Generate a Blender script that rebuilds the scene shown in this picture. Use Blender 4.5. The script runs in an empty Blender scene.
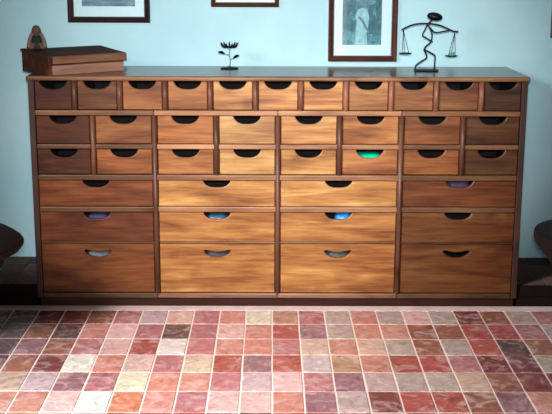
import bpy, bmesh, math, random
from mathutils import Vector, Matrix
from mathutils.geometry import tessellate_polygon
random.seed(7)
scene = bpy.context.scene
C = scene.collection
PI = math.pi

# ------------------------------------------------------------------ helpers
def s2l(c):
    r = []
    for v in c:
        v = v / 255.0
        r.append(v / 12.92 if v <= 0.04045 else ((v + 0.055) / 1.055) ** 2.4)
    return r

def rgba(c):
    return tuple(s2l(c)) + (1.0,)

def link(name, bm, m, parent=None, loc=(0, 0, 0), smooth=False, rot=None):
    me = bpy.data.meshes.new(name)
    bmesh.ops.recalc_face_normals(bm, faces=bm.faces)
    if smooth:
        for f in bm.faces:
            f.smooth = True
    bm.to_mesh(me)
    bm.free()
    o = bpy.data.objects.new(name, me)
    C.objects.link(o)
    for mm in (m if isinstance(m, (list, tuple)) else [m]):
        me.materials.append(mm)
    o.location = loc
    if rot:
        o.rotation_euler = rot
    if parent:
        o.parent = parent
    return o

def tag(o, label=None, cat=None, group=None, kind=None):
    if label: o['label'] = label
    if cat: o['category'] = cat
    if group: o['group'] = group
    if kind: o['kind'] = kind
    return o

def empty(name, loc, label, cat, group=None, rotz=0):
    o = bpy.data.objects.new(name, None)
    C.objects.link(o)
    o.empty_display_size = 0.05
    o.location = loc
    o.rotation_euler = (0, 0, rotz)
    return tag(o, label, cat, group)

def box(bm, x0, x1, y0, y1, z0, z1, bev=0.0, seg=2, mi=0):
    t = bmesh.new()
    vs = [t.verts.new((x, y, z)) for x in (x0, x1) for y in (y0, y1) for z in (z0, z1)]
    for q in ((0, 1, 3, 2), (4, 6, 7, 5), (0, 4, 5, 1), (2, 3, 7, 6), (0, 2, 6, 4), (1, 5, 7, 3)):
        t.faces.new([vs[i] for i in q])
    if bev > 0:
        bmesh.ops.bevel(t, geom=list(t.edges), offset=bev, segments=seg, affect='EDGES', profile=0.5)
    merge(bm, t, mi=mi)
    return bm

def merge(bm, t, M=None, mi=0):
    if M is not None:
        bmesh.ops.transform(t, matrix=M, verts=t.verts)
    mp = {v: bm.verts.new(v.co) for v in t.verts}
    for f in t.faces:
        try:
            nf = bm.faces.new([mp[v] for v in f.verts])
            nf.smooth = f.smooth
            nf.material_index = mi
        except ValueError:
            pass
    t.free()

def catmull(pts, n=6):
    if len(pts) < 3:
        return [Vector(p) for p in pts]
    P = [Vector(p) for p in pts]
    P = [P[0] * 2 - P[1]] + P + [P[-1] * 2 - P[-2]]
    out = []
    for i in range(1, len(P) - 2):
        for k in range(n):
            t = k / n
            a, b, c, d = P[i - 1], P[i], P[i + 1], P[i + 2]
            out.append(0.5 * ((2 * b) + (c - a) * t + (2 * a - 5 * b + 4 * c - d) * t * t + (3 * b - a - 3 * c + d) * t ** 3))
    out.append(P[-2])
    return out

def tube(bm, pts, r, n=8, smooth=True, radii=None):
    pts = catmull(pts) if smooth else [Vector(p) for p in pts]
    rings = []
    ref = Vector((0, 1, 0))
    for i, p in enumerate(pts):
        a = pts[max(i - 1, 0)]; b = pts[min(i + 1, len(pts) - 1)]
        d = (b - a).normalized()
        u = d.cross(ref)
        if u.length < 1e-3:
            u = d.cross(Vector((1, 0, 0)))
        u.normalize()
        v = d.cross(u).normalized()
        rr = r if radii is None else radii[0] + (radii[1] - radii[0]) * i / (len(pts) - 1)
        rings.append([bm.verts.new(p + (u * math.cos(2 * PI * k / n) + v * math.sin(2 * PI * k / n)) * rr) for k in range(n)])
    for a, b in zip(rings, rings[1:]):
        for k in range(n):
            f = bm.faces.new((a[k], a[(k + 1) % n], b[(k + 1) % n], b[k]))
            f.smooth = True
    bm.faces.new(rings[0]); bm.faces.new(rings[-1])
    return bm

def lathe(bm, prof, n=32, c=(0, 0, 0)):
    rings = []
    for r, z in prof:
        if r < 1e-5:
            rings.append([bm.verts.new((c[0], c[1], c[2] + z))])
        else:
            rings.append([bm.verts.new((c[0] + r * math.cos(2 * PI * k / n), c[1] + r * math.sin(2 * PI * k / n), c[2] + z)) for k in range(n)])
    for a, b in zip(rings, rings[1:]):
        for k in range(n):
            k2 = (k + 1) % n
            if len(a) == 1 and len(b) == 1: continue
            if len(a) == 1: f = bm.faces.new((a[0], b[k], b[k2]))
            elif len(b) == 1: f = bm.faces.new((a[k], a[k2], b[0]))
            else: f = bm.faces.new((a[k], a[k2], b[k2], b[k]))
            f.smooth = True
    if len(rings[0]) > 1: bm.faces.new(rings[0])
    if len(rings[-1]) > 1: bm.faces.new(rings[-1])
    return bm

def ellipsoid(bm, c, r, rot=None, u=16, v=10):
    t = bmesh.new()
    bmesh.ops.create_uvsphere(t, u_segments=u, v_segments=v, radius=1)
    M = Matrix.Translation(c) @ (rot.to_4x4() if rot else Matrix.Identity(4)) @ Matrix.Diagonal((r[0], r[1], r[2], 1))
    for f in t.faces: f.smooth = True
    merge(bm, t, M)
    return bm

# ------------------------------------------------------------------ materials
def mat(name):
    m = bpy.data.materials.new(name)
    m.use_nodes = True
    nt = m.node_tree
    b = nt.nodes['Principled BSDF']
    return m, nt, b

def N(nt, t, **kw):
    n = nt.nodes.new(t)
    for k, v in kw.items():
        if k.startswith('i_'):
            key = k[2:].replace('_', ' ')
            n.inputs[key].default_value = v
        else:
            setattr(n, k, v)
    return n

def ramp(nt, stops):
    r = nt.nodes.new('ShaderNodeValToRGB')
    e = r.color_ramp.elements
    while len(e) < len(stops): e.new(0.5)
    for el, (p, c) in zip(e, stops):
        el.position = p; el.color = c
    return r

def wood(name, stops, axis='X', rough=0.36, tint=True, bump=0.15, spec=0.4):
    m, nt, b = mat(name)
    b.inputs['Specular IOR Level'].default_value = spec
    L = nt.links.new
    tc = N(nt, 'ShaderNodeTexCoord')
    oi = N(nt, 'ShaderNodeObjectInfo')
    mul = N(nt, 'ShaderNodeMath', operation='MULTIPLY'); mul.inputs[1].default_value = 37.0
    L(oi.outputs['Random'], mul.inputs[0])
    add = N(nt, 'ShaderNodeVectorMath', operation='ADD')
    L(tc.outputs['Object'], add.inputs[0]); L(mul.outputs[0], add.inputs[1])
    def mapped(sl, st):
        mp = N(nt, 'ShaderNodeMapping')
        mp.inputs['Scale'].default_value = {'X': (sl, st, st), 'Y': (st, sl, st), 'Z': (st, st, sl)}[axis]
        L(add.outputs[0], mp.inputs['Vector'])
        return mp
    n1 = N(nt, 'ShaderNodeTexNoise', i_Scale=1.0, i_Detail=3.0, i_Roughness=0.55, i_Distortion=0.6)
    L(mapped(2.2, 13).outputs[0], n1.inputs['Vector'])
    n2 = N(nt, 'ShaderNodeTexNoise', i_Scale=1.0, i_Detail=4.0, i_Roughness=0.6, i_Distortion=0.3)
    L(mapped(6, 95).outputs[0], n2.inputs['Vector'])
    n3 = N(nt, 'ShaderNodeTexNoise', i_Scale=1.0, i_Detail=2.0, i_Roughness=0.5)
    L(mapped(5.5, 8).outputs[0], n3.inputs['Vector'])
    mx = N(nt, 'ShaderNodeMix', data_type='FLOAT'); mx.inputs[0].default_value = 0.38
    L(n1.outputs['Fac'], mx.inputs[2]); L(n2.outputs['Fac'], mx.inputs[3])
    rp = ramp(nt, stops)
    L(mx.outputs[0], rp.inputs[0])
    # dark stains / knots
    st = ramp(nt, [(0.60, (1, 1, 1, 1)), (0.78, (0.42, 0.30, 0.25, 1))])
    L(n3.outputs['Fac'], st.inputs[0])
    m1 = N(nt, 'ShaderNodeMix', data_type='RGBA', blend_type='MULTIPLY'); m1.inputs[0].default_value = 1
    L(rp.outputs[0], m1.inputs[6]); L(st.outputs[0], m1.inputs[7])
    out = m1.outputs[2]
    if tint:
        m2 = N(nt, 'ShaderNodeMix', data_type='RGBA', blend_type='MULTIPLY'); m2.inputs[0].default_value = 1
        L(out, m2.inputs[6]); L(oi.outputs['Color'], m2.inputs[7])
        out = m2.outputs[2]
    L(out, b.inputs['Base Color'])
    rr = N(nt, 'ShaderNodeMapRange'); rr.inputs['To Min'].default_value = rough - 0.07; rr.inputs['To Max'].default_value = rough + 0.12
    L(n2.outputs['Fac'], rr.inputs['Value']); L(rr.outputs[0], b.inputs['Roughness'])
    bp = N(nt, 'ShaderNodeBump'); bp.inputs['Strength'].default_value = bump; bp.inputs['Distance'].default_value = 0.002
    L(n2.outputs['Fac'], bp.inputs['Height']); L(bp.outputs[0], b.inputs['Normal'])
    return m

def plain(name, col, rough=0.5, metal=0.0, var=0.12, scale=30, spec=0.5, bump=0.0):
    m, nt, b = mat(name)
    L = nt.links.new
    tc = N(nt, 'ShaderNodeTexCoord')
    n = N(nt, 'ShaderNodeTexNoise', i_Scale=scale, i_Detail=3.0)
    L(tc.outputs['Object'], n.inputs['Vector'])
    c = s2l(col)
    rp = ramp(nt, [(0.3, tuple(v * (1 - var) for v in c) + (1,)), (0.7, tuple(min(1, v * (1 + var)) for v in c) + (1,))])
    L(n.outputs['Fac'], rp.inputs[0]); L(rp.outputs[0], b.inputs['Base Color'])
    b.inputs['Roughness'].default_value = rough
    b.inputs['Metallic'].default_value = metal
    b.inputs['Specular IOR Level'].default_value = spec
    if bump:
        bp = N(nt, 'ShaderNodeBump'); bp.inputs['Strength'].default_value = bump; bp.inputs['Distance'].default_value = 0.004
        L(n.outputs['Fac'], bp.inputs['Height']); L(bp.outputs[0], b.inputs['Normal'])
    return m

drawer_stops = [(0.30, rgba((84, 47, 25))), (0.43, rgba((132, 83, 44))), (0.56, rgba((166, 118, 68))), (0.70, rgba((198, 156, 102)))]
M_drawer = wood('drawer_wood', drawer_stops, 'X', 0.42, spec=0.25)
frame_stops = [(0.30, rgba((84, 53, 34))), (0.5, rgba((124, 86, 58))), (0.72, rgba((158, 118, 84)))]
M_worn = wood('worn_edge_wood', [(0.3, rgba((120, 80, 52))), (0.5, rgba((158, 114, 80))), (0.72, rgba((184, 142, 106)))], 'X', 0.45)
M_rail = wood('rail_wood', frame_stops, 'X', 0.30)
M_stile = wood('stile_wood', [(0.30, rgba((62, 36, 28))), (0.5, rgba((94, 59, 46))), (0.72, rgba((124, 84, 64)))], 'Z', 0.42)
M_top = wood('top_wood', [(0.30, rgba((58, 32, 24))), (0.5, rgba((88, 50, 34))), (0.72, rgba((116, 70, 46)))], 'X', 0.20, bump=0.05)
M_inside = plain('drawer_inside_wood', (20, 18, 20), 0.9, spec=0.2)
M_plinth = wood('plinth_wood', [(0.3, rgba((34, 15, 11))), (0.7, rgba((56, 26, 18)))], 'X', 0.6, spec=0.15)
M_riser = plain('dark_stained_riser', (26, 17, 15), 0.85, spec=0.08)
M_boxlid = wood('box_lid_wood', [(0.3, rgba((44, 25, 20))), (0.5, rgba((66, 38, 29))), (0.72, rgba((104, 66, 46)))], 'X', 0.75, tint=False, spec=0.12)
M_boxfront = wood('box_front_wood', [(0.3, rgba((78, 50, 36))), (0.5, rgba((114, 76, 55))), (0.72, rgba((146, 102, 78)))], 'X', 0.55, tint=False)
M_boxpale = wood('box_pale_wood', [(0.3, rgba((118, 84, 66))), (0.5, rgba((160, 118, 96))), (0.72, rgba((186, 144, 118)))], 'X', 0.6, tint=False)
M_pframe = wood('picture_frame_wood', [(0.3, rgba((44, 22, 18))), (0.5, rgba((70, 38, 30))), (0.72, rgba((92, 52, 40)))], 'X', 0.35, tint=False)
M_pdark = wood('black_brown_frame_wood', [(0.3, rgba((30, 17, 18))), (0.7, rgba((52, 30, 30)))], 'X', 0.45, tint=False)
M_lip = plain('frame_inner_lip', (30, 24, 24), 0.4)
M_mat = plain('mat_board', (205, 232, 236), 0.8, var=0.02)
M_iron = plain('black_iron', (18, 18, 22), 0.45, 0.6)
M_irongrey = plain('grey_iron', (120, 135, 145), 0.4, 0.5)
M_leather = plain('dark_brown_leather', (22, 13, 14), 0.6, bump=0.2, scale=60, spec=0.2)
M_darkwood = plain('dark_pedestal_wood', (26, 15, 14), 0.5, spec=0.25)

# wall: pale blue-green paint over uneven plaster
M_wall, nt, b = mat('pale_blue_plaster')
L = nt.links.new
tc = N(nt, 'ShaderNodeTexCoord')
n = N(nt, 'ShaderNodeTexNoise', i_Scale=2.6, i_Detail=5.0, i_Roughness=0.6)
L(tc.outputs['Object'], n.inputs['Vector'])
rp = ramp(nt, [(0.3, rgba((170, 214, 225))), (0.7, rgba((186, 226, 232)))])
L(n.outputs['Fac'], rp.inputs[0]); L(rp.outputs[0], b.inputs['Base Color'])
b.inputs['Roughness'].default_value = 0.75
n2 = N(nt, 'ShaderNodeTexNoise', i_Scale=14.0, i_Detail=4.0)
L(tc.outputs['Object'], n2.inputs['Vector'])
bp = N(nt, 'ShaderNodeBump'); bp.inputs['Strength'].default_value = 0.25; bp.inputs['Distance'].default_value = 0.006
L(n2.outputs['Fac'], bp.inputs['Height']); L(bp.outputs[0], b.inputs['Normal'])

def tile_material(name, marb=1.0, rough=0.42):
    m, nt, b = mat(name)
    L = nt.links.new
    at = N(nt, 'ShaderNodeAttribute', attribute_name='tile')
    tc = N(nt, 'ShaderNodeTexCoord')
    n1 = N(nt, 'ShaderNodeTexNoise', i_Scale=15.0, i_Detail=6.0, i_Roughness=0.66, i_Distortion=1.8)
    n2 = N(nt, 'ShaderNodeTexNoise', i_Scale=13.0, i_Detail=5.0, i_Roughness=0.62, i_Distortion=1.2)
    # different marbling on each tile: offset by the tile's colour
    vm = N(nt, 'ShaderNodeVectorMath', operation='SCALE'); vm.inputs['Scale'].default_value = 23.0
    L(at.outputs['Color'], vm.inputs[0])
    ad = N(nt, 'ShaderNodeVectorMath', operation='ADD')
    L(tc.outputs['Object'], ad.inputs[0]); L(vm.outputs[0], ad.inputs[1])
    L(ad.outputs[0], n1.inputs['Vector']); L(ad.outputs[0], n2.inputs['Vector'])
    r1 = ramp(nt, [(0.28, (0.50, 0.42, 0.42, 1)), (0.44, (0.90, 0.86, 0.86, 1)), (0.56, (1.08, 1.06, 1.05, 1)), (0.70, (1.40, 1.50, 1.50, 1))])
    L(n1.outputs['Fac'], r1.inputs[0])
    mx = N(nt, 'ShaderNodeMix', data_type='RGBA', blend_type='MULTIPLY'); mx.inputs[0].default_value = marb
    L(at.outputs['Color'], mx.inputs[6]); L(r1.outputs[0], mx.inputs[7])
    r2 = ramp(nt, [(0.50, (0, 0, 0, 1)), (0.66, (1, 1, 1, 1))])
    L(n2.outputs['Fac'], r2.inputs[0])
    sc = N(nt, 'ShaderNodeMath', operation='MULTIPLY'); sc.inputs[1].default_value = 0.55 * marb
    L(r2.outputs[0], sc.inputs[0])
    m2 = N(nt, 'ShaderNodeMix', data_type='RGBA'); L(sc.outputs[0], m2.inputs[0])
    L(mx.outputs[2], m2.inputs[6]); m2.inputs[7].default_value = rgba((222, 192, 180)) if marb > 0.7 else rgba((70, 60, 58))
    L(m2.outputs[2], b.inputs['Base Color'])
    b.inputs['Roughness'].default_value = rough
    b.inputs['Specular IOR Level'].default_value = 0.5 if marb > 0.7 else 0.1
    bp = N(nt, 'ShaderNodeBump'); bp.inputs['Strength'].default_value = 0.12; bp.inputs['Distance'].default_value = 0.003
    L(n1.outputs['Fac'], bp.inputs['Height']); L(bp.outputs[0], b.inputs['Normal'])
    return m
M_tile = tile_material('marbled_floor_tile')
M_tiledark = tile_material('dark_step_tile', 0.6, 0.85)
M_grout = plain('pale_grout', (232, 212, 200), 0.85, var=0.08)
M_groutdark = plain('dark_grout', (72, 64, 62), 0.85, var=0.08)

# ------------------------------------------------------------------ setting
FRONT, WALL, STEP, X0 = 4.72, 5.219, 0.098, 0.028

bm = bmesh.new(); box(bm, -3.4, 3.4, WALL, WALL + 0.12, 0.0, 2.75)
tag(link('wall_back', bm, M_wall), kind='structure')

PAL = {'W': (226, 216, 208), 'P': (220, 178, 170), 'S': (200, 136, 120), 'R': (172, 88, 80), 'D': (126, 66, 64), 'M': (180, 116, 118),
       'G': (186, 164, 154), 'O': (204, 124, 94), 'B': (206, 178, 154), 'K': (104, 78, 76), 'V': (200, 176, 176), 'N': (154, 98, 80),
       'U': (148, 106, 112), 'T': (184, 140, 116), 'L': (216, 204, 178)}
# tiles read row by row from the far edge; first letter is column -12
ROWS = ["KDKDDNMVPMSLTMGSGPGDNGMMKN",
        "KKKNKSPMKMPSRUGSSNNRRMGNMM",
        "KKKUNMPRWMSSMBSBGNGRKNGMRS",
        "DDKNDWSPMBRURVTSRRMDDGNMRS",
        "SPBBVUMLSSMVPMUGGGBNDDRSMN",
        "SPSSSPWOSMPPSUGDRRNUSRMPDS"]
TX, TY, TXO, TYO = 0.1165, 0.188, 0.004, 4.669

def tile_field(name, x0, x1, y0, y1, z, tw, td, xo, yo, colour, mats, gap=0.0026, th=0.004, base=0.05):
    bm = bmesh.new()
    cl = bm.loops.layers.float_color.new('tile')
    t = bmesh.new(); box(t, x0, x1, y0, y1, z - base, z - th * 0.55); merge(bm, t, mi=1)
    i0 = math.floor((x0 - xo) / tw); i1 = math.ceil((x1 - xo) / tw)
    j0 = math.floor((yo - y1) / td); j1 = math.ceil((yo - y0) / td)
    for i in range(i0, i1):
        for j in range(j0, j1):
            a0 = max(x0, xo + i * tw + gap + random.uniform(-.0008, .0008)); a1 = min(x1, xo + (i + 1) * tw - gap + random.uniform(-.0008, .0008))
            b1 = min(y1, yo - j * td - gap + random.uniform(-.0008, .0008)); b0 = max(y0, yo - (j + 1) * td + gap + random.uniform(-.0008, .0008))
            if a1 - a0 < 0.01 or b1 - b0 < 0.01: continue
            c = colour(i, j)
            dz = random.uniform(-0.0006, 0.0006)
            e = 0.002
            lo = [bm.verts.new(p) for p in ((a0, b0, z - th), (a1, b0, z - th), (a1, b1, z - th), (a0, b1, z - th))]
            hi = [bm.verts.new(p) for p in ((a0 + e, b0 + e, z + dz), (a1 - e, b0 + e, z + dz), (a1 - e, b1 - e, z + dz), (a0 + e, b1 - e, z + dz))]
            fs = [bm.faces.new(hi)] + [bm.faces.new((lo[k], lo[(k + 1) % 4], hi[(k + 1) % 4], hi[k])) for k in range(4)]
            for f in fs:
                for lp in f.loops: lp[cl] = c
    return link(name, bm, mats)

def floor_col(i, j):
    if 0 <= j < len(ROWS) and -12 <= i < -12 + len(ROWS[j]): k = ROWS[j][i + 12]
    else: k = random.choice('WPSSRRDMMGOBKNTV')
    c = s2l(PAL[k]); v = random.uniform(0.92, 1.08)
    return tuple(min(1, a * v * random.uniform(0.96, 1.04)) for a in c) + (1,)
tag(tile_field('floor', -3.4, 3.4, -1.6, 4.669, 0.0, TX, TY, TXO, TYO, floor_col, [M_tile, M_grout]), kind='structure')
# pale stone border along the foot of the step
M_border = plain('pale_border_stone', (232, 204, 194), 0.6, var=0.15, scale=12)
bm = bmesh.new(); box(bm, -3.4, 3.4, 4.670, 4.735, -0.05, 0.0)
tag(link('trim_1', bm, M_border), kind='structure')
bm = bmesh.new(); box(bm, -3.4, 3.4, 4.736, WALL, -0.05, 0.0)
tag(link('trim_2', bm, M_riser), kind='structure')

def dark_col(i, j):
    c = s2l(random.choice([(88, 70, 64), (98, 78, 72), (78, 64, 60), (108, 86, 78)]))
    return tuple(c) + (1,)
for k, (a, b2) in enumerate(((-3.4, X0 - 1.097), (X0 + 1.097, 3.4))):
    bm = bmesh.new(); box(bm, a, b2, 4.736, WALL - 0.001, 0.001, STEP - 0.052)
    box(bm, a, b2, 4.736, 4.752, STEP - 0.052, STEP, 0.003)
    tag(link('trim_%d' % (3 + k), bm, M_riser), kind='structure')
    tag(tile_field('raised_step', a, b2, 4.7525, WALL - 0.001, STEP, 0.1165, 0.188, 1.03, 5.09, dark_col, [M_tiledark, M_groutdark], base=0.0515), kind='structure')

# ------------------------------------------------------------------ cabinet
cab = empty('apothecary_cabinet', (X0, FRONT, 0), 'long wooden multi-drawer cabinet with scooped hand-holes standing against pale blue wall', 'cabinet')
HW = 1.092          # half width
BACK = 0.445        # depth behind the face
def col(o, c):
    o.color = (c[0], c[1], c[2], 1); return o

# top slab with rounded nose
bm = bmesh.new(); box(bm, -HW - 0.004, HW + 0.005, -0.022, BACK + 0.006, 1.033, 1.054, 0.008, 3)
for f in bm.faces:
    if f.calc_center_median().y < -0.0145: f.material_index = 1
link('top', bm, [M_top, M_rail], cab)
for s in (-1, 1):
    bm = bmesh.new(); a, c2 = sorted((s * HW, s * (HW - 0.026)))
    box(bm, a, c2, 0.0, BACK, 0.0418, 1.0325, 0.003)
    col(link('side_panel', bm, M_stile, cab), (.42, .38, .38) if s > 0 else (.34, .30, .30))  # panels share the end drawers' darkening, light falloff put into the tint
bm = bmesh.new(); box(bm, -HW + 0.027, HW - 0.027, BACK - 0.012, BACK, 0.0418, 1.0325)
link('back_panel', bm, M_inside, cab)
bm = bmesh.new(); box(bm, -HW + 0.012, HW - 0.012, 0.014, BACK - 0.02, 0.0, 0.0415)
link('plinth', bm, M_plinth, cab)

Z = {'r1': (0.903, 1.0320), 'r2': (0.752, 0.879), 'r3': (0.615, 0.729), 'r4': (0.469, 0.589), 'r5': (0.305, 0.443), 'r6': (0.067, 0.298)}
INW = HW - 0.0265
S1 = 2 * 1.0885 / 11; S2 = 2 * 1.0885 / 8; S4 = 2 * 1.0885 / 4
def rail(z0, z1, front=0.0, tones=(.45, 1.35, 1.35, .55), back=0.06, name='rail'):  # end quarters toned darker: falloff of light held in the colour
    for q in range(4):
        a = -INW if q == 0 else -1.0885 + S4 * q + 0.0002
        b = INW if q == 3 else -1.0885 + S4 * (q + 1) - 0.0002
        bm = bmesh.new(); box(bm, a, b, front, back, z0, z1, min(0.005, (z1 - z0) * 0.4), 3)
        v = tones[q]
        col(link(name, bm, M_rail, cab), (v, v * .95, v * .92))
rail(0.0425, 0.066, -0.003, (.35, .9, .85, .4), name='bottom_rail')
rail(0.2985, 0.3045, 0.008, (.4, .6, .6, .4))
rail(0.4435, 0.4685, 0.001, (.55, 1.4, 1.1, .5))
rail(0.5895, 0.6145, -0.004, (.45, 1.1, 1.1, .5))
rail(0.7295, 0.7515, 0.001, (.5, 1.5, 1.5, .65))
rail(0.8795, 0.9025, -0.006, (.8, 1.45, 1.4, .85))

def divider(x, z0, z1, w, proud, tintc=(1, 1, 1)):
    # half-round moulding on a flat board
    bm = bmesh.new()
    n = 8
    prof = [(-w / 2, 0.05), (-w / 2, 0.004)] + [(-w / 2 * math.cos(PI * k / n), 0.004 - (proud + 0.004) * math.sin(PI * k / n)) for k in range(1, n)] + [(w / 2, 0.004), (w / 2, 0.05)]
    lo = [bm.verts.new((px, py, z0)) for px, py in prof]; hi = [bm.verts.new((px, py, z1)) for px, py in prof]
    m = len(prof)
    for k in range(m):
        f = bm.faces.new((lo[k], lo[(k + 1) % m], hi[(k + 1) % m], hi[k]))
        f.smooth = 1 <= k <= m - 3
    bm.faces.new(lo); bm.faces.new(hi)
    return col(link('divider', bm, M_stile, cab, (x, 0, 0)), tintc)

def rt(a=.85, b=1.2):
    v = random.uniform(a, b); return (v, v * random.uniform(.92, 1.02), v * random.uniform(.9, 1.02))
xs1 = [-1.0885 + S1 * k for k in range(12)]; xs1[0] = -INW; xs1[-1] = INW
xs2 = [-1.0885 + S2 * k for k in range(9)]; xs2[0] = -INW; xs2[-1] = INW
xs4 = [-1.0885 + S4 * k for k in range(5)]; xs4[0] = -INW; xs4[-1] = INW
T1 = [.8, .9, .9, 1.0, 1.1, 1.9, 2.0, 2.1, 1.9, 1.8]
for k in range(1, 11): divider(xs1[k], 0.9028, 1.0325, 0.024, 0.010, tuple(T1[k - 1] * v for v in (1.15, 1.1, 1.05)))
for k in (1, 3, 5, 7): divider(xs2[k], 0.6148, 0.8792, 0.024, 0.010, rt())
for k in (2, 4, 6): divider(xs2[k], 0.0663, 0.8792, 0.023, 0.010, rt(.8, 1.0))

# drawers -------------------------------------------------------------
def scoop_pts(cx, zt, w, d, n=34):
    out = []
    for k in range(n + 1):
        t = -1 + 2 * k / n
        out.append((cx + w / 2 * t, zt - d * (1 - abs(t) ** 3.0) ** 0.75))
    return out

def slot_pts(cx, zc, w, e=0.0, n=14):
    # a smiling crescent with round ends, counter-clockwise
    lo, up = [], []
    for k in range(n + 1):
        t = -1 + 2 * k / n
        env = math.sqrt(max(0.0, 1 - abs(t) ** 5))
        mid = zc + 0.019 * t * t - 0.007
        half = (0.0105 + 0.003 * (1 - t * t) + e) * env
        x = cx + (w / 2 + e) * t
        lo.append((x, mid - half)); up.append((x, mid + half))
    return lo + up[::-1][1:-1]

def drawer(x0, x1, zr, depth_in, tintc, slot=False, sw=0.124, sd=0.037, gap=0.0015, dz=0.0):
    z0, z1 = zr
    x0 += gap; x1 -= gap; z0 += gap; z1 -= 0.0015
    cx, cz = (x0 + x1) / 2, (z0 + z1) / 2
    hw, hh = (x1 - x0) / 2, (z1 - z0) / 2
    thick, e = 0.017, 0.003
    bm = bmesh.new()
    def outer(shr, g):
        if slot:
            return [(-hw + shr, hh - shr), (-hw + shr, -hh + shr), (hw - shr, -hh + shr), (hw - shr, hh - shr)]
        sc = scoop_pts(dz, hh - shr, sw + 2 * g, sd + g - shr)
        return [(-hw + shr, hh - shr), (-hw + shr, -hh + shr), (hw - shr, -hh + shr), (hw - shr, hh - shr)] + sc[::-1]
    levels = [(0.0, 0.0025, e + 0.001), (e, 0.0, 0.0), (thick, 0.0, 0.0)]
    def strips(loops):
        rings = [[bm.verts.new((p[0], y, p[1])) for p in lp] for lp, y in loops]
        for a, b in zip(rings, rings[1:]):
            m = len(a)
            for k in range(m):
                try: f = bm.faces.new((a[k], a[(k + 1) % m], b[(k + 1) % m], b[k]))
                except ValueError: continue
                if a is rings[0] and (k >= 4 or m != 4) and (k >= 4 and not slot): f.material_index = 1
        return rings
    R = strips([(outer(s, g), y) for y, s, g in levels])
    H = None
    if slot:
        H = strips([(slot_pts(dz, hh - 0.044, sw, g * 0.8), y) for y, s, g in levels])
    for idx in (0, -1):
        polys = [R[idx]] + ([H[idx]] if H else [])
        flat = [v for p in polys for v in p]
        for tri in tessellate_polygon([[Vector((v.co.x, v.co.z, 0)) for v in p] for p in polys]):
            try: bm.faces.new([flat[i] for i in tri])
            except ValueError: pass
    o = col(link('drawer', bm, [M_drawer, M_worn], cab, (cx, depth_in, cz)), tintc)
    # the open-topped tray behind the front
    t = bmesh.new()
    a, c2, d0, d1, b0 = -hw + 0.006, hw - 0.006, thick + 0.0005, 0.40, -hh + 0.006
    w = 0.008; h2 = hh - 0.012
    box(t, a, c2, d0, d1, b0, b0 + w)
    box(t, a, a + w, d0, d1, b0 + w, h2); box(t, c2 - w, c2, d0, d1, b0 + w, h2); box(t, a + w, c2 - w, d1 - w, d1, b0 + w, h2)
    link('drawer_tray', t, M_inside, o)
    return (X0 + cx + dz, FRONT + depth_in, cz - hh, cz + hh)

TINT1 = [(.17, .09, .065), (.30, .21, .17), (.66, .50, .40), (.84, .68, .55), (1.0, .92, .82), (1.2, 1.15, 1.1), (1.25, 1.2, 1.1), (.85, .75, .68), (.66, .53, .48), (.42, .33, .29), (.16, .14, .14)]  # wood tone per drawer, with edge light falloff put into the end columns
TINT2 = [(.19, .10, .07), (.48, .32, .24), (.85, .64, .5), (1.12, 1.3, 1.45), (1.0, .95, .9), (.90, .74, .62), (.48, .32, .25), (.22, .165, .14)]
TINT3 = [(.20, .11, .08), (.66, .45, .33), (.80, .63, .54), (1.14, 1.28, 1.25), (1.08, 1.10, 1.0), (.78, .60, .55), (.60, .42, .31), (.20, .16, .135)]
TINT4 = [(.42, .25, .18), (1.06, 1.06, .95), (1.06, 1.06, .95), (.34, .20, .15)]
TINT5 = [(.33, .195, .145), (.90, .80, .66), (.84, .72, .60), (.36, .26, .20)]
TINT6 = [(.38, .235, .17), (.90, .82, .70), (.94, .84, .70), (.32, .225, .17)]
D = {}
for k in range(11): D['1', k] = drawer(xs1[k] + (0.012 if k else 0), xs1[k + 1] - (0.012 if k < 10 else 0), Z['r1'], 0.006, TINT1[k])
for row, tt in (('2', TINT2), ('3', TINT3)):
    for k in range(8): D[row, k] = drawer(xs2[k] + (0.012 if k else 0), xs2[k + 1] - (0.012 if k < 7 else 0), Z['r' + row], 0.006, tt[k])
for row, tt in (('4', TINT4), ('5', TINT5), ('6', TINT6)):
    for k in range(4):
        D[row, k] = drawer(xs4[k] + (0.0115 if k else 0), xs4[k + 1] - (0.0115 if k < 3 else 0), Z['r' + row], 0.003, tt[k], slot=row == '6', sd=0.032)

# things lying in the drawers and showing through the hand-holes
def bundle(key, colr, label, name, cat, w=0.1, top=0.02, dx=0.0, rough=0.35):
    cx, cy, z0, z1 = D[key]
    base = z0 + 0.0145
    ztop = z1 - top
    bm = bmesh.new()
    n, m = 14, 8
    hw, hd = w / 2, 0.055
    for q in range(3):
        pass
    t = bmesh.new()
    bmesh.ops.create_uvsphere(t, u_segments=20, v_segments=12, radius=1)
    hgt = (ztop - base) / 2
    for v in t.verts:
        p = v.co.copy()
        k = 0.5
        p = Vector([math.copysign(abs(c) ** k, c) for c in p])
        wob = 0.06 * math.sin(p.x * 9 + p.y * 4) + 0.05 * math.sin(p.y * 11 + p.z * 6 + p.x * 3)
        v.co = Vector((p.x * hw * (1 + wob * .5), p.y * hd, p.z * hgt * (1 + (wob if p.z > 0 else 0) * .35)))
    for f in t.faces: f.smooth = True
    merge(bm, t)
    m_ = plain(name + '_surface', colr, rough, var=0.25, scale=25)
    o = link(name, bm, m_, None, (cx + dx, cy + 0.019 + hd, base + hgt))
    return tag(o, label, cat)
bundle(('3', 5), (0, 200, 150), 'bright green plastic bag showing through the scoop of a small lower-row drawer', 'plastic_bag', 'bag', 0.118, 0.024)
bundle(('5', 2), (16, 120, 190), 'bright blue plastic bag showing through the scoop of a wide drawer right of centre', 'plastic_bag', 'bag', 0.075, 0.006, 0.024)
bundle(('5', 1), (42, 78, 100), 'dull teal blue plastic bag inside the wide drawer left of centre', 'plastic_bag', 'bag', 0.10, 0.012)
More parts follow.
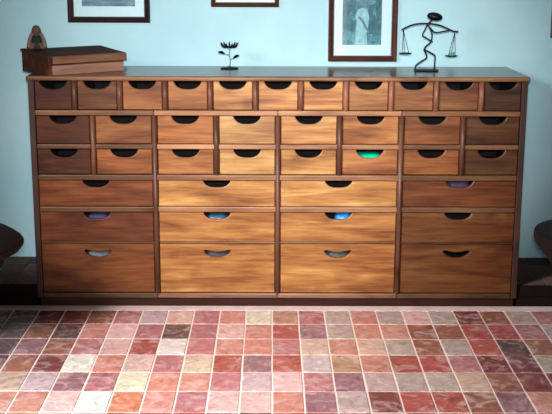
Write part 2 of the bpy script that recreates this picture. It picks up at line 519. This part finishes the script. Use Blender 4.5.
bundle(('5', 0), (50, 46, 84), 'dark violet cloth inside the wide drawer at the left end, above the grey cloth', 'folded_cloth', 'cloth', 0.10, 0.012, rough=.8)
bundle(('4', 3), (56, 38, 66), 'dark purple cloth filling the scoop of the wide drawer at the right end', 'folded_cloth', 'cloth', 0.115, 0.004, rough=.8)
bundle(('6', 0), (84, 92, 98), 'grey cloth behind the crescent slot of the deep drawer at the left end', 'folded_cloth', 'cloth', 0.13, 0.034, rough=.8)
bundle(('6', 1), (54, 52, 62), 'charcoal cloth behind the crescent slot of the deep drawer left of centre', 'folded_cloth', 'cloth', 0.13, 0.034, rough=.8)
bundle(('6', 2), (66, 74, 80), 'slate grey cloth behind the crescent slot of the deep drawer right of centre', 'folded_cloth', 'cloth', 0.13, 0.04, rough=.8)

# ------------------------------------------------------------------ writing box on the cabinet
TOPZ = 1.054
ang = math.radians(38)
wb = empty('writing_box', (-0.964, 4.702, TOPZ), 'brown wooden writing box with sloping lid on left end of cabinet top', 'box', rotz=ang)
Lx, Dy = 0.385, 0.262
def prism(bm, prof, x0, x1):
    a = [bm.verts.new((x0, y, z)) for y, z in prof]; b = [bm.verts.new((x1, y, z)) for y, z in prof]
    m = len(prof)
    for k in range(m): bm.faces.new((a[k], a[(k + 1) % m], b[(k + 1) % m], b[k]))
    bm.faces.new(a); bm.faces.new(b[::-1])
    return bm
bm = bmesh.new(); prism(bm, [(0.012, 0), (Dy, 0), (Dy, 0.066), (0.012, 0.0495)], 0.016, Lx - 0.010)
link('body', bm, M_boxlid, wb)
bm = bmesh.new(); prism(bm, [(0.0, 0.001), (0.0115, 0.001), (0.0115, 0.041), (0.0, 0.041)], 0.018, Lx - 0.014)
link('drawer_front', bm, M_boxpale, wb)
bm = bmesh.new(); prism(bm, [(0.008, 0.0), (Dy, 0.0), (Dy, 0.090), (0.008, 0.075)], 0.0, 0.0155)
link('end_panel', bm, M_boxlid, wb)
# lid: slab with rounded back edge
prof = [(-0.006, 0.050), (-0.006, 0.078), (-0.002, 0.082), (Dy - 0.03, 0.099), (Dy - 0.012, 0.0985), (Dy - 0.002, 0.093), (Dy + 0.003, 0.084), (Dy + 0.003, 0.066)]
bm = bmesh.new(); prism(bm, prof, 0.0165, Lx)
bmesh.ops.bevel(bm, geom=[e for e in bm.edges if abs(e.verts[0].co.x - e.verts[1].co.x) < 1e-5], offset=0.002, segments=2, affect='EDGES')
for f in bm.faces:
    f.material_index = 1 if f.calc_center_median().y < -0.003 else 0
lid = link('lid', bm, [M_boxlid, M_boxfront], wb)
bm = bmesh.new(); prism(bm, [(-0.006, 0.074), (-0.006, 0.0845), (Dy - 0.01, 0.1015), (Dy + 0.003, 0.098), (Dy + 0.003, 0.091)], -0.006, 0.016)
link('end_moulding', bm, M_boxlid, wb)

# ------------------------------------------------------------------ little seated figurine on the box
M_skin = plain('figurine_brown_clay', (98, 68, 56), 0.7)
M_robe = plain('figurine_dark_robe', (22, 26, 28), 0.8)
M_shawl = plain('figurine_pale_shawl', (112, 94, 84), 0.8)
M_hair = plain('figurine_hair', (70, 52, 46), 0.7)
M_red = plain('figurine_red_cloth', (92, 46, 46), 0.8)
def remeshed(o, v):
    m = o.modifiers.new('Remesh', 'REMESH'); m.mode = 'VOXEL'; m.voxel_size = v; m.use_smooth_shade = True
    return o
fg = empty('figurine', (-1.054, 4.898, TOPZ + 0.0975), 'small seated figurine with brown face and pale shawl on the writing box', 'figurine', rotz=math.radians(12))
bm = bmesh.new()
ellipsoid(bm, (0, 0.006, 0.030), (0.026, 0.020, 0.030))            # trunk
ellipsoid(bm, (0, 0.004, 0.052), (0.024, 0.015, 0.012))            # shoulders
ellipsoid(bm, (0, 0.002, 0.064), (0.008, 0.008, 0.012))            # neck
ellipsoid(bm, (0, 0.000, 0.084), (0.0165, 0.017, 0.0205))          # head
ellipsoid(bm, (0, -0.017, 0.082), (0.003, 0.004, 0.005))           # nose
ellipsoid(bm, (0, -0.0145, 0.073), (0.005, 0.003, 0.002))          # mouth
for s in (-1, 1):
    ellipsoid(bm, (s * 0.0068, -0.0148, 0.087), (0.0026, 0.0022, 0.0018))
    ellipsoid(bm, (s * 0.0165, 0.001, 0.083), (0.003, 0.004, 0.006))
    tube(bm, [(s * 0.022, 0.004, 0.052), (s * 0.033, -0.004, 0.036), (s * 0.022, -0.020, 0.026), (s * 0.006, -0.026, 0.024)], 0.006, 8, radii=(0.0085, 0.0055))
    ellipsoid(bm, (s * 0.022, -0.012, 0.011), (0.024, 0.018, 0.011))
remeshed(link('body', bm, M_skin, fg), 0.0022)
bm = bmesh.new()
lathe(bm, [(0.0, 0.003), (0.036, 0.0015), (0.0375, 0.010), (0.031, 0.026), (0.029, 0.044), (0.020, 0.058), (0.012, 0.062), (0.0, 0.062)], 24)
for v in bm.verts: v.co.y = v.co.y * 0.86 + 0.001
link('robe', bm, M_robe, fg, smooth=True)
bm = bmesh.new()
for s in (-1, 1):
    tube(bm, [(s * 0.010, 0.010, 0.086), (s * 0.019, 0.004, 0.070), (s * 0.0275, -0.006, 0.052), (s * 0.033, -0.014, 0.030), (s * 0.034, -0.020, 0.010)], 0.008, 10, radii=(0.007, 0.010))
ellipsoid(bm, (0, 0.016, 0.048), (0.028, 0.016, 0.030))
remeshed(link('shawl', bm, M_shawl, fg), 0.0025)
bm = bmesh.new(); ellipsoid(bm, (0, 0.0055, 0.089), (0.0185, 0.0165, 0.0185)); ellipsoid(bm, (-0.016, 0.0, 0.082), (0.005, 0.008, 0.012)); ellipsoid(bm, (0.016, 0.0, 0.082), (0.005, 0.008, 0.012))
remeshed(link('hair', bm, M_hair, fg), 0.0022)
bm = bmesh.new(); ellipsoid(bm, (0.036, -0.008, 0.013), (0.008, 0.012, 0.0125))
link('pouch', bm, M_red, fg)

# ------------------------------------------------------------------ iron flower
fl = empty('flower_ornament', (-0.196, 5.04, TOPZ), 'small dark metal flower candle holder standing on cabinet top', 'ornament')
bm = bmesh.new(); lathe(bm, [(0.0, 0.0), (0.040, 0.0), (0.043, 0.003), (0.040, 0.006), (0.020, 0.008), (0.006, 0.011), (0.0, 0.011)], 28)
link('base', bm, M_iron, fl)
bm = bmesh.new(); tube(bm, [(0, 0, 0.010), (0.004, 0, 0.035), (0.001, 0, 0.062), (0.001, 0, 0.098)], 0.0024)
tube(bm, [(0.003, 0, 0.040), (0.012, -0.002, 0.046), (0.020, -0.002, 0.050)], 0.0015); tube(bm, [(0.001, 0, 0.062), (-0.012, -0.002, 0.066), (-0.022, -0.002, 0.069)], 0.0015)
link('stem', bm, M_irongrey, fl)
def leaf(pts_a, pts_b, w):
    bm = bmesh.new(); a = Vector(pts_a); b = Vector(pts_b); d = b - a; up = Vector((0, 0.55, 0.85)).normalized()
    up = (up - d.normalized() * up.dot(d.normalized())).normalized(); nn = d.cross(up).normalized() * 0.0012
    n = 8; top, bot = [], []
    for sgn in (1, -1):
        rows = []
        for k in range(n + 1):
            t = k / n; ww = w * math.sin(PI * t) ** 0.8 + 0.0004
            p = a + d * t + Vector((0, 0, 0.003 * math.sin(PI * t)))
            rows.append((bm.verts.new(p + up * ww + nn * sgn), bm.verts.new(p - up * ww + nn * sgn)))
        for r, q in zip(rows, rows[1:]): bm.faces.new((r[0], q[0], q[1], r[1]))
        (top if sgn > 0 else bot).extend(rows)
    for k in range(n):
        bm.faces.new((top[k][0], top[k + 1][0], bot[k + 1][0], bot[k][0])); bm.faces.new((top[k][1], top[k + 1][1], bot[k + 1][1], bot[k][1]))
    return bm
link('leaf', leaf((-0.020, -0.002, 0.0685), (-0.053, -0.006, 0.077), 0.0062), M_iron, fl)
link('leaf', leaf((0.016, -0.002, 0.048), (0.046, -0.006, 0.062), 0.0062), M_iron, fl)
bm = bmesh.new(); lathe(bm, [(0.0, 0.094), (0.010, 0.095), (0.024, 0.099), (0.0265, 0.103), (0.022, 0.104), (0.0, 0.102)], 24)
link('candle_cup', bm, M_iron, fl)
for k in range(9):
    a = 2 * PI * k / 9 + 0.2
    q = bmesh.new()
    tube(q, [(0.020, 0, 0.101), (0.031, 0, 0.104), (0.037, 0, 0.112), (0.0405, 0, 0.120)], 0.004, 8, radii=(0.0060, 0.0026))
    bmesh.ops.rotate(q, cent=(0, 0, 0), matrix=Matrix.Rotation(a, 3, 'Z'), verts=q.verts)
    link('petal', q, M_iron, fl)

# ------------------------------------------------------------------ wire figure with balance
bal = empty('balance_sculpture', (0.705, 4.955, TOPZ), 'black wire figure carrying a yoke with two scale pans on cabinet top', 'sculpture')
def bp_(px, py, dy=0.0):    # drawing grid of the figure: 4.585 mm a unit, measured from the foot
    return ((px - 426) * 0.004585, dy, (71.5 - py) * 0.00448)
bm = bmesh.new(); box(bm, -0.054, 0.054, -0.024, 0.024, 0.0, 0.009, 0.003)
link('base', bm, M_iron, bal)
W = 0.0036
bm = bmesh.new()
tube(bm, [bp_(415.4, 70), bp_(415.6, 66), bp_(420, 62.3), bp_(426.0, 58), bp_(425.5, 54), bp_(423.4, 49.6), bp_(425.5, 46), bp_(429.4, 42.4), bp_(430.8, 36), bp_(429.8, 31), bp_(427.4, 26.5), bp_(425.8, 24.3)], W)
tube(bm, [bp_(423.6, 49.6), bp_(425.5, 50.6), bp_(430, 53), bp_(434.2, 56), bp_(434.4, 62), bp_(434.2, 70)], W)
tube(bm, [bp_(425.6, 25.5), bp_(423.4, 30), bp_(421.4, 35.2), bp_(425, 38), bp_(431.6, 42)], W * 0.9)
tube(bm, [bp_(427.0, 26.2, -.003), bp_(430, 29.5, -.006), bp_(433.8, 32.4, -.006), bp_(441, 31.6, -.004), bp_(448.6, 30.2)], W * 0.9)
tube(bm, [bp_(425.6, 25), bp_(427.5, 22.5), bp_(430.4, 19.8)], W)
link('wire_body', bm, M_iron, bal)
bm = bmesh.new(); ellipsoid(bm, bp_(432.8, 16.6), (0.036, 0.023, 0.0185), Matrix.Rotation(math.radians(10), 3, 'Y'))
hd = link('head', bm, M_iron, bal)
bm = bmesh.new()
for k, (qx, qz) in enumerate(((426.4, 14.0), (428.0, 13.0), (430.5, 12.6))):
    tube(bm, [bp_(431.5, 15.8), bp_((431.5 + qx) / 2, (15.4 + qz) / 2 - .4), bp_(qx, qz)], 0.004, 8, radii=(0.006, 0.002))
link('hair', bm, M_iron, hd)
bm = bmesh.new(); tube(bm, [bp_(400.4, 30.2), bp_(404, 28), bp_(411, 25), bp_(418, 23.7), bp_(426, 23.6), bp_(434, 24.4), bp_(441, 26.4), bp_(448, 29.6), bp_(452, 31.3), bp_(456.6, 31.6)], W)
link('yoke', bm, M_iron, bal)
for tx, ty, pcx, pcy, pr_ in ((402.2, 29.5, 404.7, 53.6, 0.029), (453.2, 31.6, 450.8, 56.0, 0.030)):
    c = Vector(bp_(pcx, pcy))
    bm = bmesh.new(); lathe(bm, [(0.0, -0.004), (0.018, -0.0035), (pr_, 0.0), (pr_ + .001, 0.002), (pr_ - 0.002, 0.002), (0.016, -0.0015), (0.0, -0.002)], 28, c)
    pan = link('scale_pan', bm, M_iron, bal)
    bm = bmesh.new(); top = Vector(bp_(tx, ty))
    for a in (0.25, 0.25 + 2 * PI / 3, 0.25 + 4 * PI / 3):
        e = c + Vector((math.cos(a) * pr_ * .62, math.sin(a) * pr_ * .62, -0.001))
        tube(bm, [top, (top + e) / 2, e], 0.0011, 6, False)
    link('hanger_wire', bm, M_iron, pan)
# little cup standing in the right pan
M_glass, nt, b = mat('pale_green_glaze')
b.inputs['Base Color'].default_value = rgba((120, 170, 165)); b.inputs['Roughness'].default_value = 0.2
c = Vector((0.705, 4.955, TOPZ)) + Vector(bp_(450.8, 56.0)) + Vector((0.0, -0.004, 0))
bm = bmesh.new(); lathe(bm, [(0.0, -0.0012), (0.009, -0.0012), (0.0125, 0.018), (0.0115, 0.018), (0.008, 0.002), (0.0, 0.002)], 20)
cup = link('small_cup', bm, M_glass, None, c)
tag(cup, 'tiny pale green cup standing in the right scale pan of the wire figure', 'cup')

# ------------------------------------------------------------------ pictures on the wall
M_pane = bpy.data.materials.new('picture_glass'); M_pane.use_nodes = True
nt = M_pane.node_tree; nt.nodes.clear()
out = nt.nodes.new('ShaderNodeOutputMaterial'); mixs = nt.nodes.new('ShaderNodeMixShader'); tr = nt.nodes.new('ShaderNodeBsdfTransparent'); gl = nt.nodes.new('ShaderNodeBsdfGlossy'); fr = nt.nodes.new('ShaderNodeFresnel')
gl.inputs['Roughness'].default_value = 0.05
nt.links.new(fr.outputs[0], mixs.inputs[0]); nt.links.new(tr.outputs[0], mixs.inputs[1]); nt.links.new(gl.outputs[0], mixs.inputs[2]); nt.links.new(mixs.outputs[0], out.inputs[0])

def print_mat(name, stops, sx, sz, detail=5.0):
    m, nt, b = mat(name)
    L = nt.links.new
    tc = N(nt, 'ShaderNodeTexCoord'); mp = N(nt, 'ShaderNodeMapping'); mp.inputs['Scale'].default_value = (sx, 1, sz)
    n = N(nt, 'ShaderNodeTexNoise', i_Scale=1.0, i_Detail=detail, i_Roughness=0.65, i_Distortion=0.5)
    L(tc.outputs['Object'], mp.inputs[0]); L(mp.outputs[0], n.inputs['Vector'])
    r = ramp(nt, stops); L(n.outputs['Fac'], r.inputs[0]); L(r.outputs[0], b.inputs['Base Color'])
    b.inputs['Roughness'].default_value = 0.8
    return m
M_sea = print_mat('print_blue_water', [(0.3, rgba((70, 100, 122))), (0.5, rgba((108, 142, 160))), (0.72, rgba((150, 186, 196)))], 14, 60)
M_land = print_mat('print_grey_landscape', [(0.3, rgba((52, 100, 114))), (0.5, rgba((86, 140, 152))), (0.72, rgba((132, 184, 194)))], 32, 36)
M_dark = print_mat('print_dark_foliage', [(0.3, rgba((46, 84, 98))), (0.6, rgba((78, 122, 136))), (0.75, rgba((128, 172, 182)))], 70, 26)
M_dress = print_mat('print_pale_dress', [(0.3, rgba((112, 168, 180))), (0.7, rgba((172, 216, 222)))], 60, 40)
M_skinp = print_mat('print_grey_skin', [(0.3, rgba((92, 118, 128))), (0.7, rgba((120, 148, 156)))], 40, 40)

def picture(x0, x1, z0, z1, fw, label, px0, px1, pz0, pz1, kind, ft=0.024, fm=None):
    cx = (x0 + x1) / 2
    r = empty('framed_picture', (cx, WALL - 0.001, z0), label, 'picture')
    w, h = (x1 - x0) / 2, z1 - z0
    # moulded frame: one mitred ring with a stepped profile
    prof = [(0.0, 0.0), (0.0, -ft), (fw * 0.25, -ft - 0.003), (fw * 0.7, -ft + 0.003), (fw, -ft + 0.010), (fw, 0.0)]
    bm = bmesh.new(); rings = []
    for d, y in prof:
        rings.append([bm.verts.new(p) for p in ((-w + d, y, d), (w - d, y, d), (w - d, y, h - d), (-w + d, y, h - d))])
    for a, b in zip(rings, rings[1:] + rings[:1]):
        for k in range(4): bm.faces.new((a[k], a[(k + 1) % 4], b[(k + 1) % 4], b[k]))
    link('frame', bm, fm or M_pframe, r)
    bm = bmesh.new(); i = fw - 0.0
    for q in ((-w + i, w - i, i, i + .004), (-w + i, w - i, h - i - .004, h - i), (-w + i, -w + i + .004, i + .004, h - i - .004), (w - i - .004, w - i, i + .004, h - i - .004)):
        box(bm, q[0] + .0002, q[1] - .0002, -0.0115, -0.0082, q[2] + .0002, q[3] - .0002)
    link('inner_lip', bm, M_lip, r)
    bm = bmesh.new(); box(bm, -w + fw + .0005, w - fw - .0005, -0.007, -0.003, fw + .0005, h - fw - .0005)
    link('mat', bm, M_mat, r)
    bm = bmesh.new(); a, c2, e, g = px0 - cx, px1 - cx, pz0 - z0, pz1 - z0
    pw, ph = c2 - a, g - e
    def poly(pts, y, mi):
        f = bm.faces.new([bm.verts.new((a + u * pw, y, e + v * ph)) for u, v in pts]); f.material_index = mi
    box(bm, a, c2, -0.0078, -0.0071, e, g)
    mats = [M_sea]
    if kind == 'woman':
        mats = [M_land, M_dark, M_dress, M_skinp]
        poly([(0, .42), (.10, .44), (.20, .62), (.25, .60), (.30, .52), (.34, .8), (.30, 1.0), (0, 1.0)], -0.00784, 1)
        poly([(.62, .22), (.95, .18), (1.0, .3), (1.0, 1.0), (.86, 1.0), (.84, .6), (.78, .55), (.74, .75), (.66, .7)], -0.00785, 1)
        poly([(0, .30), (.3, .24), (.34, .42), (.2, .5), (0, .48)], -0.00786, 1)
        poly([(.30, .0), (.64, .0), (.62, .22), (.66, .36), (.68, .56), (.62, .66), (.50, .70), (.38, .66), (.33, .55), (.36, .42), (.34, .2)], -0.0079, 2)
        poly([(.40, .50), (.47, .46), (.56, .34), (.66, .22), (.69, .25), (.60, .38), (.50, .50), (.42, .54)], -0.00794, 3)
        poly([(.47, .70), (.55, .70), (.60, .77), (.60, .85), (.55, .89), (.48, .88), (.44, .82), (.45, .75)], -0.00795, 3)
    link('print', bm, mats, r)
    bm = bmesh.new(); box(bm, -w + fw + .0006, w - fw - .0006, -0.0098, -0.0085, fw + .0046, h - fw - .0046)
    link('glass', bm, M_pane, r)
    return r
picture(-0.966, -0.578, 1.254, 1.60, 0.024, 'dark framed blue seascape print above the writing box', -0.900, -0.648, 1.330, 1.535, 'sea', fm=M_pdark)
picture(-0.288, 0.034, 1.329, 1.62, 0.019, 'framed print hanging above the metal flower, only its lower edge in view', -0.22, -0.035, 1.40, 1.55, 'sea')
picture(0.269, 0.597, 1.074, 1.475, 0.024, 'brown framed print of a woman in a pale dress beside the wire figure', 0.336, 0.522, 1.152, 1.402, 'woman')
picture(1.330, 1.66, 1.189, 1.60, 0.024, 'dark framed picture cut off at the right edge of the view', 1.40, 1.59, 1.27, 1.53, 'sea')

# ------------------------------------------------------------------ dark padded stools at both ends
def stool(x, y, R, seat, cush, label):
    r = empty('padded_stool', (x, y, 0.0), label, 'stool')
    bm = bmesh.new(); lathe(bm, [(0.0, 0.0), (0.135, 0.0), (0.14, 0.012), (0.12, 0.026), (0.05, 0.04), (0.0, 0.04)], 40)
    link('foot', bm, M_darkwood, r)
    bm = bmesh.new(); lathe(bm, [(0.0, 0.0405), (0.05, 0.0405), (0.045, 0.12), (0.06, 0.22), (0.10, 0.30), (0.14, seat[0][1] - 0.001), (0.0, seat[0][1] - 0.001)], 40)
    link('pedestal', bm, M_darkwood, r)
    bm = bmesh.new(); lathe(bm, [(0.0, seat[0][1])] + [(R - d, z) for d, z in seat] + [(0.0, seat[-1][1])], 56)
    link('seat', bm, M_leather, r)
    bm = bmesh.new(); lathe(bm, [(0.0, cush[0][1])] + [(max(R - d, 0), z) for d, z in cush], 56)
    link('cushion', bm, M_leather, r)
    return r
R = 0.29
stool(-0.999 - R, 4.2, R, [(0.088, 0.335), (0.078, 0.365), (0.055, 0.388), (0.015, 0.406), (0.001, 0.424)],
      [(0.001, 0.4245), (0.0, 0.436), (0.005, 0.444), (0.022, 0.458), (0.05, 0.476), (0.085, 0.491), (0.14, 0.503), (0.20, 0.508), (R, 0.510)],
      'dark domed padded stool at the left edge, beside the cabinet')
stool(1.060 + R, 4.2, R, [(0.085, 0.335), (0.074, 0.352), (0.052, 0.385), (0.028, 0.412), (0.006, 0.440)],
      [(0.006, 0.4405), (0.001, 0.455), (0.0, 0.476), (0.003, 0.484), (0.012, 0.488), (0.05, 0.490), (0.15, 0.491), (R, 0.491)],
      'dark flat-topped padded stool at the right edge, beside the cabinet')

# ------------------------------------------------------------------ light
def area(name, loc, target, size, sy, power, colr):
    l = bpy.data.lights.new(name, 'AREA'); l.shape = 'RECTANGLE'; l.size = size; l.size_y = sy; l.energy = power; l.color = colr
    o = bpy.data.objects.new(name, l); C.objects.link(o); o.location = loc
    o.rotation_euler = (Vector(target) - Vector(loc)).to_track_quat('-Z', 'Y').to_euler()
    return o
def area2(*a, spread=180):
    o = area(*a); o.data.spread = math.radians(spread); return o
area2('window_daylight', (-2.3, 1.7, 2.2), (-0.15, 3.6, 0.0), 0.7, 0.9, 40, (0.98, 0.97, 0.99), spread=62)
area('front_fill', (0.1, -1.2, 1.0), (0.1, 4.7, 0.9), 1.4, 2.0, 18, (0.95, 0.98, 1.0))  # unseen fill behind the camera, added for glare on the drawer fronts
l = bpy.data.lights.new('camera_flash', 'SPOT'); l.energy = 1060; l.spot_size = math.radians(37); l.spot_blend = 1.0; l.shadow_soft_size = 0.07
o = bpy.data.objects.new('camera_flash', l); C.objects.link(o); o.location = (0.0, 0.02, 1.66)
o.rotation_euler = (Vector((-0.01, 4.8, 1.06)) - o.location).to_track_quat('-Z', 'Y').to_euler()

wd = bpy.data.worlds.new('World'); scene.world = wd; wd.use_nodes = True
wd.node_tree.nodes['Background'].inputs[0].default_value = (0.80, 0.90, 1.0, 1); wd.node_tree.nodes['Background'].inputs[1].default_value = 0.05

# ------------------------------------------------------------------ camera
cd = bpy.data.cameras.new('camera'); cam = bpy.data.objects.new('camera', cd); C.objects.link(cam)
cd.sensor_width = 36; cd.lens = 1082 / 552 * 36; cd.clip_start = 0.05
P, Yw, Rl = math.radians(12.9), math.radians(0.25), math.radians(0.2)
fwd = Vector((math.sin(Yw) * math.cos(P), math.cos(Yw) * math.cos(P), -math.sin(P)))
rgt = Vector((math.cos(Yw), -math.sin(Yw), 0)); up = rgt.cross(fwd)
r2 = rgt * math.cos(Rl) + up * math.sin(Rl); u2 = up * math.cos(Rl) - rgt * math.sin(Rl)
Mx = Matrix((r2, u2, -fwd)).transposed().to_4x4(); Mx.translation = (0, 0, 1.55)
cam.matrix_world = Mx
scene.camera = cam
vs = scene.view_settings
vs.view_transform = 'Standard'; vs.look = 'None'; vs.gamma = 1.0; vs.use_curve_mapping = False; vs.exposure = 0.0
